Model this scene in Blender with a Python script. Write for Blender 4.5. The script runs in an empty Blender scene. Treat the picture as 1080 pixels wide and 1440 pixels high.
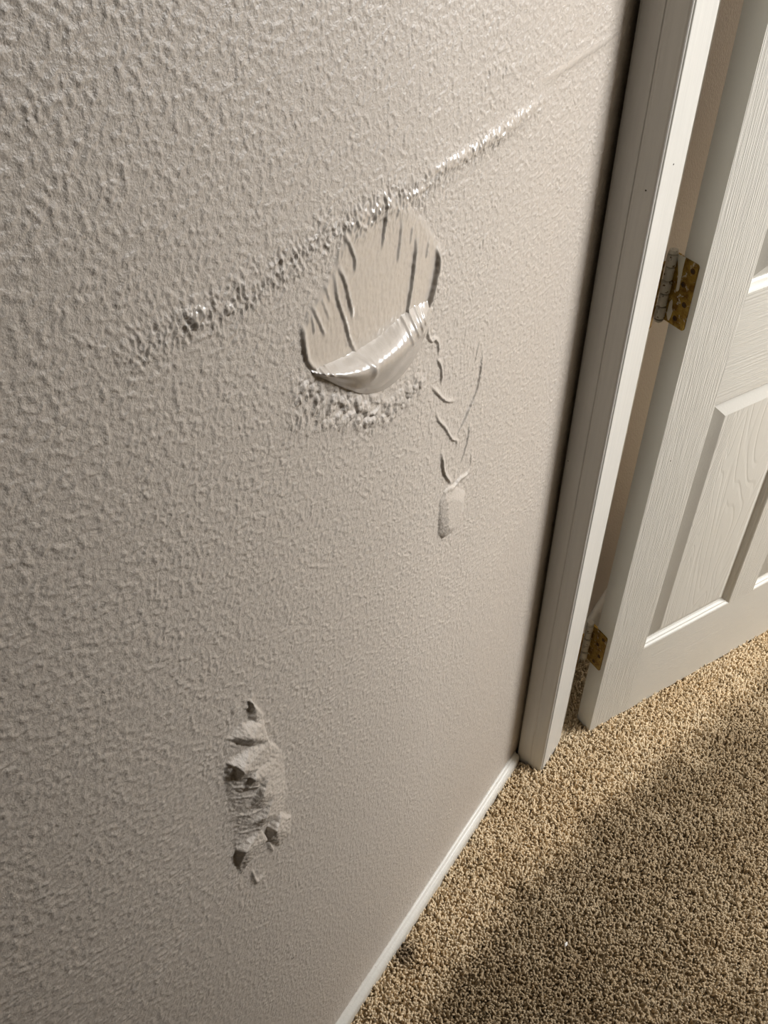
import bpy, bmesh, math, random
import numpy as np
from mathutils import Vector, Matrix

scene = bpy.context.scene
COL = scene.collection

# ------------------------------------------------------------------ camera
cam_d = bpy.data.cameras.new('camera')
cam = bpy.data.objects.new('camera', cam_d)
COL.objects.link(cam)
cam_d.sensor_fit = 'VERTICAL'
cam_d.sensor_height = 36.0
cam_d.lens = 1294.95 / 1440.0 * 36.0
cam_d.clip_start = 0.01
cam.location = (-0.8813, -0.3303, 1.4854)
cam.rotation_euler = (0.8134, 0.0106, -0.9739)
scene.camera = cam

# ------------------------------------------------------------------ world, lights, exposure
world = bpy.data.worlds.new('world')
scene.world = world
world.use_nodes = True
bg = world.node_tree.nodes['Background']
bg.inputs[0].default_value = (0.80, 0.88, 1.0, 1)
bg.inputs[1].default_value = 0.6

def area(name, loc, target, sx, sy, power, col):
    l = bpy.data.lights.new(name, 'AREA')
    l.shape = 'RECTANGLE'; l.size = sx; l.size_y = sy
    l.energy = power; l.color = col
    o = bpy.data.objects.new(name, l)
    COL.objects.link(o)
    o.location = loc
    o.rotation_euler = (Vector(target) - Vector(loc)).to_track_quat('-Z', 'Y').to_euler()
    return o
# daylight entering by the bedroom window beyond the doorway
area('window_daylight_offscreen', (1.33, -2.02, 2.05), (0.0, 0.0, 0.9), 1.10, 0.66, 92.0, (0.96, 0.975, 1.0))

vs = scene.view_settings
vs.view_transform = 'Standard'
vs.look = 'None'
vs.exposure = 0.15
vs.gamma = 1.0
vs.use_curve_mapping = False

# ------------------------------------------------------------------ material helpers
def srgb(r, g, b):
    f = lambda c: (c / 255 / 12.92) if c / 255 <= 0.04045 else ((c / 255 + 0.055) / 1.055) ** 2.4
    return (f(r), f(g), f(b), 1)

class Mat:
    def __init__(self, name, col, rough=0.5, spec=0.5, metal=0.0):
        self.m = bpy.data.materials.new(name)
        self.m.use_nodes = True
        self.t = self.m.node_tree
        self.p = self.t.nodes['Principled BSDF']
        self.p.inputs['Base Color'].default_value = col
        self.p.inputs['Roughness'].default_value = rough
        self.p.inputs['Specular IOR Level'].default_value = spec
        self.p.inputs['Metallic'].default_value = metal
        self._co = None
    def n(self, kind, **kw):
        nd = self.t.nodes.new(kind)
        for k, v in kw.items():
            if k in nd.inputs.keys():
                nd.inputs[k].default_value = v
            else:
                setattr(nd, k, v)
        return nd
    def l(self, a, b):
        self.t.links.new(a, b)
    def coord(self, scale=(1, 1, 1), world=False):
        if world:
            src = self.n('ShaderNodeNewGeometry').outputs['Position']
        else:
            src = self.n('ShaderNodeTexCoord').outputs['Object']
        mp = self.n('ShaderNodeMapping')
        mp.inputs['Scale'].default_value = scale
        self.l(src, mp.inputs['Vector'])
        return mp.outputs['Vector']
    def noise(self, vec, scale, detail=2.0, rough=0.5, dist=0.0):
        nd = self.n('ShaderNodeTexNoise')
        nd.inputs['Scale'].default_value = scale
        nd.inputs['Detail'].default_value = detail
        nd.inputs['Roughness'].default_value = rough
        nd.inputs['Distortion'].default_value = dist
        self.l(vec, nd.inputs['Vector'])
        return nd.outputs['Fac']
    def ramp(self, fac, stops):
        r = self.n('ShaderNodeValToRGB')
        e = r.color_ramp.elements
        while len(e) < len(stops):
            e.new(0.5)
        for i, (p, c) in enumerate(stops):
            e[i].position = p; e[i].color = c
        self.l(fac, r.inputs['Fac'])
        return r.outputs['Color']
    def mix(self, fac, a, b, mode='MIX'):
        nd = self.n('ShaderNodeMix', data_type='RGBA', blend_type=mode)
        for sock, v in ((nd.inputs[0], fac), (nd.inputs[6], a), (nd.inputs[7], b)):
            if isinstance(v, (int, float, tuple)):
                sock.default_value = v
            else:
                self.l(v, sock)
        return nd.outputs[2]
    def color(self, sock):
        self.l(sock, self.p.inputs['Base Color'])
    def bump(self, height, dist=0.001, strength=1.0, prev=None):
        b = self.n('ShaderNodeBump')
        b.inputs['Distance'].default_value = dist
        b.inputs['Strength'].default_value = strength
        self.l(height, b.inputs['Height'])
        if prev is not None:
            self.l(prev, b.inputs['Normal'])
        self.l(b.outputs['Normal'], self.p.inputs['Normal'])
        return b.outputs['Normal']

BLACK = (0, 0, 0, 1); WHITE = (1, 1, 1, 1)

def wall_mat(name, fine=1.0, rough=0.34, peel=False):
    m = Mat(name, srgb(197, 186, 173), rough, 0.5)
    v = m.coord(world=True)
    big = m.noise(v, 3.0, 3.0)
    m.color(m.mix(big, srgb(193, 183, 171), srgb(201, 191, 179)))
    f = m.noise(v, 430.0, 3.0, 0.62)
    n = m.bump(f, 0.0009 * fine, 1.0)
    if peel:
        pl = m.noise(v, 240.0, 2.0, 0.5)
        m.bump(m.ramp(pl, [(0.4, BLACK), (0.65, WHITE)]), 0.0006, 1.0, n)
    return m
M_WALL = wall_mat('beige_textured_paint', 1.0)
M_PLAIN = wall_mat('beige_paint', 0.8, 0.45, True)
M_SKIN = wall_mat('beige_stretched_paint', 0.16, 0.24)
M_SKIN.p.inputs['Coat Weight'].default_value = 0.9
M_SKIN.p.inputs['Coat Roughness'].default_value = 0.2

def trim_mat(name, col, scuff=0.5, rough=0.35):
    m = Mat(name, col, rough, 0.5)
    v = m.coord((60, 60, 3), world=True)
    v2 = m.coord((14, 14, 8), world=True)
    streak = m.noise(v, 3.0, 4.0, 0.6)
    spots = m.noise(v2, 5.0, 5.0, 0.7)
    base = m.mix(m.ramp(streak, [(0.35, BLACK), (0.7, WHITE)]), col, tuple(c * 0.93 for c in col[:3]) + (1,))
    dirt = m.ramp(spots, [(0.66, BLACK), (0.80, (scuff,) * 3 + (1,))])
    m.color(m.mix(dirt, base, srgb(150, 136, 112)))
    m.bump(m.noise(v, 6.0, 3.0), 0.0005, 0.5)
    return m
M_TRIM = trim_mat('white_trim_paint', srgb(212, 209, 201), 0.25)
M_BASE = trim_mat('scuffed_white_baseboard_paint', srgb(222, 218, 208), 0.9)
M_CEIL = Mat('white_ceiling_paint', srgb(235, 232, 226), 0.8)

def door_mat(name, kind):
    m = Mat(name, srgb(226, 222, 212), 0.42, 0.5)
    if kind == 'plain':
        v = m.coord()
        m.bump(m.noise(v, 300.0, 2.0), 0.0003, 0.5)
        m.color(m.mix(m.noise(v, 20.0, 4.0), srgb(206, 203, 194), srgb(199, 195, 185)))
        return m
    if kind == 'stile':       # fine straight embossed lines
        v = m.coord((1.0, 1.0, 0.02))
        a = m.noise(v, 560.0, 2.0, 0.5, 0.0)
        v2 = m.coord((1.0, 1.0, 0.10))
        b = m.noise(v2, 330.0, 3.0, 0.6)
        h = m.mix(0.5, m.ramp(a, [(0.35, BLACK), (0.6, WHITE)]), b)
        m.bump(h, 0.0010, 0.9)
    elif kind == 'rail':
        v = m.coord((0.03, 1.0, 1.0))
        a = m.noise(v, 330.0, 3.0, 0.5)
        m.bump(m.ramp(a, [(0.35, BLACK), (0.6, WHITE)]), 0.0004, 0.7)
    else:                     # cathedral grain
        v = m.coord((1.0, 1.0, 0.16))
        w = m.n('ShaderNodeTexNoise')
        w.inputs['Scale'].default_value = 11.0
        w.inputs['Detail'].default_value = 2.0
        w.inputs['Distortion'].default_value = 0.6
        m.l(v, w.inputs['Vector'])
        k = m.n('ShaderNodeMath', operation='MULTIPLY'); k.inputs[1].default_value = 22.0
        m.l(w.outputs['Fac'], k.inputs[0])
        s = m.n('ShaderNodeMath', operation='FRACT'); m.l(k.outputs[0], s.inputs[0])
        lines = m.ramp(s.outputs[0], [(0.0, BLACK), (0.25, WHITE), (0.85, WHITE), (1.0, BLACK)])
        fine = m.noise(m.coord((1.0, 1.0, 0.05)), 380.0, 2.0)
        m.bump(m.mix(0.3, lines, fine), 0.0006, 0.8)
    v3 = m.coord((1, 1, 1))
    spots = m.noise(m.coord((6, 6, 14)), 4.0, 5.0, 0.75)
    dirt = m.ramp(spots, [(0.70, BLACK), (0.80, (0.45,) * 3 + (1,))])
    base = m.mix(m.noise(v3, 6.0, 3.0), srgb(209, 206, 197), srgb(203, 199, 188))
    m.color(m.mix(dirt, base, srgb(172, 160, 138)))
    return m
M_STILE = door_mat('door_paint_fine_lines', 'stile')
M_RAIL = door_mat('door_paint_rail', 'rail')
M_PANEL = door_mat('door_paint_cathedral_grain', 'panel')
M_BEVEL = door_mat('door_paint_bevel', 'plain')
M_EDGE = door_mat('door_paint_plain', 'plain')

def brass_mat():
    m = Mat('aged_brass', srgb(150, 118, 52), 0.42, 0.5, 0.85)
    v = m.coord(world=True)
    a = m.noise(v, 90.0, 5.0, 0.7)
    b = m.noise(v, 160.0, 4.0, 0.6)
    c = m.mix(m.ramp(a, [(0.40, BLACK), (0.62, WHITE)]), srgb(176, 146, 70), srgb(122, 92, 40))
    pm = m.ramp(b, [(0.60, BLACK), (0.66, WHITE)])
    m.color(m.mix(pm, c, srgb(196, 186, 160)))
    inv = m.n('ShaderNodeMath', operation='MULTIPLY_ADD'); inv.inputs[1].default_value = -0.85; inv.inputs[2].default_value = 0.85
    m.l(pm, inv.inputs[0]); m.l(inv.outputs[0], m.p.inputs['Metallic'])
    m.bump(a, 0.0004, 0.6)
    return m
M_BRASS = brass_mat()
M_SCREW = Mat('dark_brass_screw', srgb(88, 64, 34), 0.45, 0.5, 0.7)
M_SLOT = Mat('grimy_recess_shade', srgb(52, 40, 26), 0.7)  # grime tone that also paints in the shade of recesses
def chipped_mat():
    m = Mat('chipped_cream_paint', srgb(206, 199, 182), 0.5)
    v = m.coord(world=True)
    a = m.noise(v, 170.0, 4.0, 0.6)
    m.color(m.mix(m.ramp(a, [(0.60, BLACK), (0.66, WHITE)]), srgb(206, 199, 182), srgb(96, 72, 36)))
    m.bump(a, 0.0006, 0.6)
    return m
M_CHIP = chipped_mat()
M_DRIP = Mat('cream_paint_drip', srgb(204, 200, 184), 0.35)
M_GAP = Mat('raw_drywall', srgb(205, 200, 190), 0.9)

# carpet: tan yarn, greyer in a band away from the wall and door
def grey_band(m):
    g = m.n('ShaderNodeNewGeometry')
    sp = m.n('ShaderNodeSeparateXYZ'); m.l(g.outputs['Position'], sp.inputs[0])
    wob = m.noise(g.outputs['Position'], 7.0, 4.0, 0.6)
    # distance from the wall and door line: d = -(y + 0.30*max(x,-0.35)) ; greying begins about 15 cm out
    mx = m.n('ShaderNodeMath', operation='MAXIMUM'); mx.inputs[1].default_value = -0.30
    m.l(sp.outputs['X'], mx.inputs[0])
    a = m.n('ShaderNodeMath', operation='MULTIPLY_ADD'); a.inputs[1].default_value = 0.30
    m.l(mx.outputs[0], a.inputs[0]); m.l(sp.outputs['Y'], a.inputs[2])
    b = m.n('ShaderNodeMath', operation='MULTIPLY_ADD'); b.inputs[1].default_value = 0.22
    m.l(wob, b.inputs[0]); m.l(a.outputs[0], b.inputs[2])
    r = m.n('ShaderNodeMapRange'); r.interpolation_type = 'SMOOTHSTEP'
    r.inputs['From Min'].default_value = -0.045; r.inputs['From Max'].default_value = -0.135
    m.l(b.outputs[0], r.inputs['Value'])
    # the greying thins out again towards the middle of the room
    c = m.n('ShaderNodeMapRange'); c.interpolation_type = 'SMOOTHSTEP'
    c.inputs['From Min'].default_value = -0.22; c.inputs['From Max'].default_value = -0.42
    c.inputs['To Min'].default_value = 1.0; c.inputs['To Max'].default_value = 0.62
    m.l(b.outputs[0], c.inputs['Value'])
    mu = m.n('ShaderNodeMath', operation='MULTIPLY')
    m.l(r.outputs[0], mu.inputs[0]); m.l(c.outputs[0], mu.inputs[1])
    return mu.outputs[0], g.outputs['Position']

def carpet_mat(name, pile):
    m = Mat(name, srgb(160, 132, 92), 0.9, 0.15)
    greying, pos = grey_band(m)
    patch = m.noise(pos, 14.0, 4.0, 0.65)
    tuft = m.noise(pos, 130.0, 2.0, 0.6)
    tan_yarn = m.mix(m.ramp(patch, [(0.3, BLACK), (0.7, WHITE)]), srgb(222, 198, 162), srgb(238, 219, 188))
    grey_yarn = m.mix(m.ramp(patch, [(0.3, BLACK), (0.7, WHITE)]), srgb(166, 146, 117), srgb(190, 172, 144))
    c = m.mix(greying, tan_yarn, grey_yarn)
    vary = m.ramp(tuft, [(0.32, (0.84, 0.83, 0.81, 1)), (0.55, (0.95, 0.95, 0.94, 1)), (0.72, (1.05, 1.05, 1.05, 1))])
    c = m.mix(1.0, c, vary, 'MULTIPLY')
    dd = m.n('ShaderNodeVectorMath', operation='DISTANCE'); dd.inputs[1].default_value = (-0.4024, -0.0240, 0.0)
    m.l(pos, dd.inputs[0])
    st = m.ramp(dd.outputs['Value'], [(0.006, (0.75, 0.75, 0.75, 1)), (0.026, BLACK)])
    c = m.mix(st, c, srgb(84, 66, 52))
    if pile:
        oi = m.n('ShaderNodeObjectInfo')
        rr = m.ramp(oi.outputs['Random'], [(0.0, (0.86, 0.85, 0.83, 1)), (1.0, (1.06, 1.06, 1.06, 1))])
        c = m.mix(1.0, c, rr, 'MULTIPLY')
    else:
        m.bump(m.noise(pos, 160.0, 3.0, 0.7), 0.008, 1.0)
    m.color(c)
    return m
M_PILE = carpet_mat('tan_carpet_yarn', True)
M_FLOOR = carpet_mat('carpet_backing', False)

# ------------------------------------------------------------------ mesh helpers
def tag(o, label=None, cat=None, group=None, kind=None):
    if label: o['label'] = label
    if cat: o['category'] = cat
    if group: o['group'] = group
    if kind: o['kind'] = kind
    return o

def mesh_obj(name, verts, faces, mat, parent=None, smooth=False):
    me = bpy.data.meshes.new(name)
    me.from_pydata([tuple(v) for v in verts], [], faces)
    me.validate()
    bm = bmesh.new(); bm.from_mesh(me)
    bmesh.ops.recalc_face_normals(bm, faces=bm.faces)
    bm.to_mesh(me); bm.free()
    mats = mat if isinstance(mat, (list, tuple)) else [mat]
    for k in mats: me.materials.append(k.m)
    if smooth: me.polygons.foreach_set('use_smooth', [True] * len(me.polygons))
    o = bpy.data.objects.new(name, me)
    COL.objects.link(o)
    if parent: o.parent = parent
    return o

def boxes(name, lst, mat, parent=None, bevel=0.0):
    bm = bmesh.new()
    for (x0, x1, y0, y1, z0, z1) in lst:
        r = bmesh.ops.create_cube(bm, size=1.0)
        for v in r['verts']:
            v.co = Vector(((x0 + x1) / 2 + v.co.x * (x1 - x0), (y0 + y1) / 2 + v.co.y * (y1 - y0), (z0 + z1) / 2 + v.co.z * (z1 - z0)))
    if bevel:
        bmesh.ops.bevel(bm, geom=list(bm.edges), offset=bevel, segments=2, affect='EDGES', profile=0.5)
    me = bpy.data.meshes.new(name); bm.to_mesh(me); bm.free()
    me.materials.append(mat.m)
    o = bpy.data.objects.new(name, me); COL.objects.link(o)
    if parent: o.parent = parent
    return o

def extrude(name, poly, z0, z1, mat, parent=None, smooth=False):
    """vertical moulding: poly is the (x, y) cross-section"""
    n = len(poly)
    v = [(x, y, z0) for x, y in poly] + [(x, y, z1) for x, y in poly]
    f = [(i, (i + 1) % n, n + (i + 1) % n, n + i) for i in range(n)] + [tuple(range(n - 1, -1, -1)), tuple(range(n, 2 * n))]
    return mesh_obj(name, v, f, mat, parent)

# ------------------------------------------------------------------ relief of the damaged wall (x, z in mm along the wall)
F = {
'sheet': [[-446.2,1211.1],[-432.5,1219.9],[-401.9,1222.4],[-369.9,1200.0],[-346.0,1178.2],[-332.3,1158.4],[-329.4,1142.6],[-333.5,1123.4],[-338.7,1100.9],[-344.4,1084.4],[-362.9,1074.6],[-388.3,1072.4],[-421.6,1085.4],[-451.9,1105.1],[-475.5,1121.9],[-486.5,1131.8],[-493.1,1141.8],[-496.3,1153.4],[-494.7,1167.0],[-487.7,1176.4],[-475.0,1184.4],[-461.3,1194.1],[-451.3,1204.5]],
'wr': [([[-446.3,1210.6],[-441.4,1201.7],[-437.3,1190.8],[-437.1,1181.4]],1.5,1.62),([[-455.2,1193.8],[-449.1,1180.8],[-445.3,1165.8],[-441.4,1149.0]],1.6,1.76),([[-459.3,1190.7],[-457.7,1171.9],[-451.1,1152.4],[-445.8,1132.6],[-435.7,1113.4]],1.5,1.62),([[-483.7,1179.5],[-479.0,1166.7],[-472.8,1151.6]],1.4,1.22),([[-494.1,1171.9],[-494.9,1159.1],[-492.3,1142.4],[-480.8,1125.6]],2.2,2.03),([[-434.5,1226.4],[-431.4,1210.8]],1.2,1.08),([[-401.8,1224.8],[-400.4,1211.5],[-403.2,1197.6],[-405.3,1182.9]],1.4,1.49),([[-380.6,1196.6],[-383.3,1181.9],[-386.9,1163.9]],1.5,1.22),([[-361.2,1177.4],[-364.6,1157.2],[-368.1,1139.8],[-373.6,1118.6],[-370.5,1103.3]],1.8,2.16),([[-367.0,1185.7],[-369.5,1172.8]],1.2,0.94),([[-344.5,1165.4],[-347.9,1152.1]],1.2,0.94),([[-332.2,1156.7],[-332.3,1139.2],[-338.6,1121.5],[-346.2,1104.7]],3.2,3.92),([[-417.2,1225.8],[-416.7,1218.0]],1.1,0.81),([[-385.1,1205.5],[-386.8,1200.1]],1.1,0.81),([[-485.1,1173.5],[-483.7,1158.5]],1.2,0.94),([[-473.9,1179.8],[-466.5,1160.3]],1.3,0.68),([[-469.4,1187.8],[-465.4,1173.0]],1.2,0.68)],
'run': [([[-340.5,1092.1],[-341.1,1081.3],[-335.3,1072.9],[-329.9,1071.9],[-325.0,1063.8],[-323.2,1051.0]],1.65,1.8),([[-325.4,1050.8],[-319.0,1037.9],[-316.8,1019.7]],1.65,1.95),([[-333.2,1026.6],[-319.7,1009.4],[-306.9,995.4],[-291.5,985.9]],1.65,1.95),([[-324.8,996.6],[-320.6,983.7],[-307.3,965.4],[-294.5,944.4],[-284.7,935.2],[-283.9,925.1]],1.65,1.95),([[-243.6,1015.6],[-246.1,993.7],[-250.5,974.6],[-262.2,961.2],[-274.2,949.6],[-285.1,939.8]],1.65,1.8),([[-251.8,1029.9],[-258.1,1006.8]],1.21,1.05),([[-260.1,940.4],[-263.3,918.9],[-273.6,899.1]],1.54,1.5),([[-312.0,941.0],[-307.9,916.4],[-300.4,900.2],[-290.0,885.2]],2.09,2.7),([[-252.9,898.3],[-252.5,881.3]],1.43,1.2),([[-252.1,878.2],[-261.8,876.7],[-273.3,880.3],[-285.5,879.0],[-296.6,883.5],[-304.6,883.9]],2.64,2.25),([[-277.3,1059.3],[-280.2,1039.4]],1.1,0.75),([[-294.3,1077.0],[-293.2,1064.1]],1.1,0.6)],
'drip': [[-303.4,885.8],[-310.8,877.4],[-312.0,852.5],[-310.8,831.7],[-303.3,820.3],[-289.0,815.7],[-272.3,820.7],[-263.1,830.7],[-261.0,854.0],[-281.1,874.8]],
'seam': [([[-29.9,1228.6],[-86.2,1228.7],[-140.6,1228.5],[-176.1,1228.4]],3.6,1.1),([[-168.3,1211.3],[-222.9,1211.9],[-267.4,1211.2],[-308.9,1212.2],[-349.3,1215.3]],5.0,1.7),([[-347.1,1206.8],[-383.3,1208.8],[-416.8,1214.6]],4.0,0.5)],
'rough': [([[-174.1,1209.1],[-267.0,1208.4],[-347.2,1208.9]],11,1.2),([[-262.8,1255.7],[-184.1,1252.2]],8,0.6),([[-347.1,1206.8],[-396.1,1213.8],[-455.5,1218.4]],13,1.5),([[-455.5,1218.4],[-505.3,1216.6],[-550.4,1215.0]],15,1.5),([[-550.4,1215.0],[-584.2,1220.9],[-625.5,1224.7]],13,1.4),([[-328.9,1133.4],[-330.0,1115.5],[-336.6,1099.8]],5,1.0),([[-503.4,1119.3],[-509.6,1099.4]],7,1.0)],
'bub': [([[-499.0,1123.6],[-457.5,1086.1],[-403.5,1044.2],[-353.7,1041.7]],13,1.9),([[-511.8,1100.8],[-466.9,1076.7],[-422.9,1049.6]],10,0.9),([[-621.7,883.3],[-614.2,892.9],[-595.8,878.3]],7,1.2),([[-630.3,864.9],[-637.7,800.8],[-643.4,737.8]],5,0.7)],
'blob': [([-581.4,1220.8],6.5,2.6),([-587.3,1226.8],3,1.4),([-556.7,1213.6],3.5,1.8),([-566.3,1219.3],2.5,1.0),([-603.5,415.7],5,0.9),([-601.5,391.0],3,1.2),([-613.0,401.9],4,-0.8),([-523.8,1244.7],0.1,0)],
'tail': [([[-615.6,627.6],[-627.7,631.2],[-630.3,659.1]],2.0,2.6),([[-600.3,643.8],[-604.5,671.9]],1.8,2.0),([[-569.0,665.2],[-580.2,679.6]],1.4,1.5)],
'tin': [[0,[-624.6,868.1,0.7],[-607.9,867.1,1.4],[-604.9,850.3,9.6]],[0,[-607.9,867.1,1.4],[-585.3,849.6,2.1],[-604.9,850.3,9.6]],[0,[-585.3,849.6,2.1],[-584.8,817.5,4.4],[-604.9,850.3,9.6]],[0,[-624.6,868.1,0.7],[-604.9,850.3,9.6],[-604.9,834.0,2.8]],[0,[-604.9,850.3,9.6],[-584.8,817.5,4.4],[-604.9,834.0,2.8]],[0,[-604.9,834.0,2.8],[-584.8,817.5,4.4],[-624.6,830.1,12.2]],[0,[-624.9,866.5,0.7],[-604.9,834.0,2.8],[-630.8,843.7,0.5]],[0,[-604.9,834.0,2.8],[-624.6,830.1,12.2],[-630.8,843.7,0.5]],[1,[-594.6,883.8,4.9],[-598.7,864.8,0.5],[-591.9,852.1,2.6]],[1,[-594.6,883.8,4.9],[-591.9,852.1,2.6],[-581.1,847.2,0.5]],[2,[-584.8,817.5,4.4],[-569.3,778.4,0.5],[-608.1,808.3,8.8]],[2,[-584.8,817.5,4.4],[-608.1,808.3,8.8],[-624.6,830.1,12.2]],[2,[-624.6,830.1,12.2],[-608.1,808.3,8.8],[-616.4,804.8,6.8]],[2,[-624.6,830.1,12.2],[-630.4,845.0,0.4],[-626.6,836.0,5.2]],[2,[-624.6,830.1,12.2],[-626.6,836.0,5.2],[-626.6,812.7,4.5]],[2,[-624.6,830.1,12.2],[-626.6,812.7,4.5],[-616.4,804.8,6.8]],[2,[-626.6,836.0,5.2],[-630.4,845.0,0.4],[-634.3,824.9,0.4]],[2,[-626.6,836.0,5.2],[-634.3,824.9,0.4],[-626.6,812.7,4.5]],[3,[-569.3,778.4,0.5],[-569.4,748.2,0.5],[-596.3,782.8,8.8]],[3,[-569.3,778.4,0.5],[-596.3,782.8,8.8],[-615.1,806.3,12.8]],[3,[-569.3,778.4,0.5],[-615.1,806.3,12.8],[-608.1,808.3,8.8]],[3,[-608.1,808.3,8.8],[-615.1,806.3,12.8],[-616.4,804.8,6.8]],[3,[-616.4,804.8,6.8],[-626.6,812.7,4.5],[-623.6,791.9,4.9]],[3,[-616.4,804.8,6.8],[-615.1,806.3,12.8],[-623.6,791.9,4.9]],[3,[-615.1,806.3,12.8],[-607.5,776.3,7.0],[-623.6,791.9,4.9]],[3,[-615.1,806.3,12.8],[-596.3,782.8,8.8],[-607.5,776.3,7.0]],[3,[-626.6,812.7,4.5],[-634.3,824.9,0.4],[-636.7,807.7,0.4]],[3,[-626.6,812.7,4.5],[-636.7,807.7,0.4],[-623.6,791.9,4.9]],[4,[-569.4,748.2,0.5],[-570.9,713.4,0.5],[-592.5,746.3,8.4]],[4,[-569.4,748.2,0.5],[-592.5,746.3,8.4],[-609.5,772.0,12.8]],[4,[-569.4,748.2,0.5],[-609.5,772.0,12.8],[-596.3,782.8,8.8]],[4,[-596.3,782.8,8.8],[-609.5,772.0,12.8],[-607.5,776.3,7.0]],[4,[-607.5,776.3,7.0],[-623.6,791.9,4.9],[-623.7,765.1,4.9]],[4,[-607.5,776.3,7.0],[-609.5,772.0,12.8],[-623.7,765.1,4.9]],[4,[-609.5,772.0,12.8],[-607.0,740.4,6.6],[-623.7,765.1,4.9]],[4,[-609.5,772.0,12.8],[-592.5,746.3,8.4],[-607.0,740.4,6.6]],[4,[-623.6,791.9,4.9],[-636.7,807.7,0.4],[-638.6,784.2,0.4]],[4,[-623.6,791.9,4.9],[-638.6,784.2,0.4],[-623.7,765.1,4.9]],[5,[-570.9,713.4,0.5],[-580.9,686.7,0.5],[-610.2,735.7,11.9]],[5,[-570.9,713.4,0.5],[-610.2,735.7,11.9],[-592.5,746.3,8.4]],[5,[-592.5,746.3,8.4],[-610.2,735.7,11.9],[-607.0,740.4,6.6]],[5,[-607.0,740.4,6.6],[-623.7,765.1,4.9],[-624.7,738.7,5.1]],[5,[-607.0,740.4,6.6],[-610.2,735.7,11.9],[-624.7,738.7,5.1]],[5,[-610.2,735.7,11.9],[-614.0,713.9,4.9],[-624.7,738.7,5.1]],[5,[-610.2,735.7,11.9],[-580.9,686.7,0.5],[-614.0,713.9,4.9]],[5,[-623.7,765.1,4.9],[-638.6,784.2,0.4],[-639.7,759.6,0.4]],[5,[-623.7,765.1,4.9],[-639.7,759.6,0.4],[-624.7,738.7,5.1]],[5,[-624.7,738.7,5.1],[-639.7,759.6,0.4],[-640.1,737.9,0.4]],[5,[-624.7,738.7,5.1],[-640.1,737.9,0.4],[-614.0,713.9,4.9]],[6,[-614.6,715.6,5.6],[-640.4,739.1,0.9],[-642.7,715.6,0.7]],[6,[-614.6,715.6,5.6],[-642.7,715.6,0.7],[-638.5,717.3,9.6]],[6,[-614.6,715.6,5.6],[-638.5,717.3,9.6],[-606.6,683.5,4.9]],[6,[-638.5,717.3,9.6],[-642.7,715.6,0.7],[-644.7,690.5,1.8]],[6,[-638.5,717.3,9.6],[-644.7,690.5,1.8],[-632.9,681.6,4.5]],[6,[-638.5,717.3,9.6],[-632.9,681.6,4.5],[-606.6,683.5,4.9]],[6,[-632.9,681.6,4.5],[-644.7,690.5,1.8],[-641.5,670.6,0.2]],[7,[-586.7,698.1,5.6],[-570.0,663.1,0.5],[-600.7,693.4,10.5]],[7,[-570.0,663.1,0.5],[-575.3,639.2,0.5],[-600.7,693.4,10.5]],[7,[-575.3,639.2,0.5],[-592.4,641.2,0.4],[-600.7,693.4,10.5]],[7,[-592.4,641.2,0.4],[-606.6,679.2,3.5],[-600.7,693.4,10.5]],[7,[-606.6,679.2,3.5],[-586.7,698.1,5.6],[-600.7,693.4,10.5]]],
'lip': [([[-607.5,782.4],[-620.5,797.4],[-634.8,811.2]],1.5,1.0),([[-612.0,772.5],[-624.6,785.0],[-636.6,797.0]],1.5,0.9),([[-603.8,741.2],[-621.8,753.7],[-638.9,771.3]],1.6,1.1),([[-603.3,706.3],[-622.0,725.2],[-639.8,742.2]],1.6,1.2),([[-622.5,825.5],[-630.9,831.6]],1.4,0.8)],
'pouch': [[[-490.0,-0.6,1135.2],[-477.8,-0.6,1131.6],[-462.0,-0.6,1127.3],[-436.1,-0.6,1121.7],[-405.8,-0.6,1118.5],[-384.2,-0.6,1120.5],[-367.7,-0.6,1120.7],[-351.7,-0.6,1117.0],[-338.3,-0.6,1116.0]],[[-488.6,-2.2,1131.6],[-480.0,-6.7,1127.2],[-460.8,-12.0,1118.0],[-436.1,-15.0,1110.2],[-412.5,-15.0,1107.2],[-392.4,-14.2,1106.3],[-372.1,-11.2,1107.4],[-357.1,-7.5,1107.1],[-339.9,-1.8,1108.4]],[[-486.0,-1.1,1127.9],[-477.6,-3.4,1121.6],[-459.9,-6.0,1107.9],[-439.3,-7.5,1093.1],[-409.1,-7.5,1082.9],[-384.2,-7.1,1083.9],[-361.7,-5.6,1087.8],[-348.5,-3.7,1092.4],[-338.1,-0.9,1100.9]],[[-487.1,-0.2,1128.2],[-478.9,-0.7,1121.3],[-464.4,-1.2,1107.5],[-445.3,-1.5,1090.6],[-426.0,-1.5,1076.9],[-402.3,-1.4,1067.2],[-377.9,-1.1,1066.1],[-355.8,-0.7,1074.2],[-337.8,-0.2,1096.0]]]
}

def hash2(ix, iy, seed):
    h = (ix.astype(np.int64) * 374761393 + iy.astype(np.int64) * 668265263 + seed * 1442695041) & 0xFFFFFFFF
    h = ((h ^ (h >> 13)) * 1274126177) & 0xFFFFFFFF
    h = h ^ (h >> 16)
    return (h & 0xFFFF) / 65535.0

def gnoise(x, y, seed=0):
    ix = np.floor(x); iy = np.floor(y)
    fx = x - ix; fy = y - iy
    ux = fx * fx * fx * (fx * (fx * 6 - 15) + 10); uy = fy * fy * fy * (fy * (fy * 6 - 15) + 10)
    def g(dx, dy):
        a = hash2(ix + dx, iy + dy, seed) * 2 * math.pi
        return np.cos(a) * (fx - dx) + np.sin(a) * (fy - dy)
    a = g(0, 0); b = g(1, 0); c = g(0, 1); d = g(1, 1)
    return 1.45 * (a + ux * (b - a) + uy * (c - a) + ux * uy * (a - b - c + d))

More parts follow.
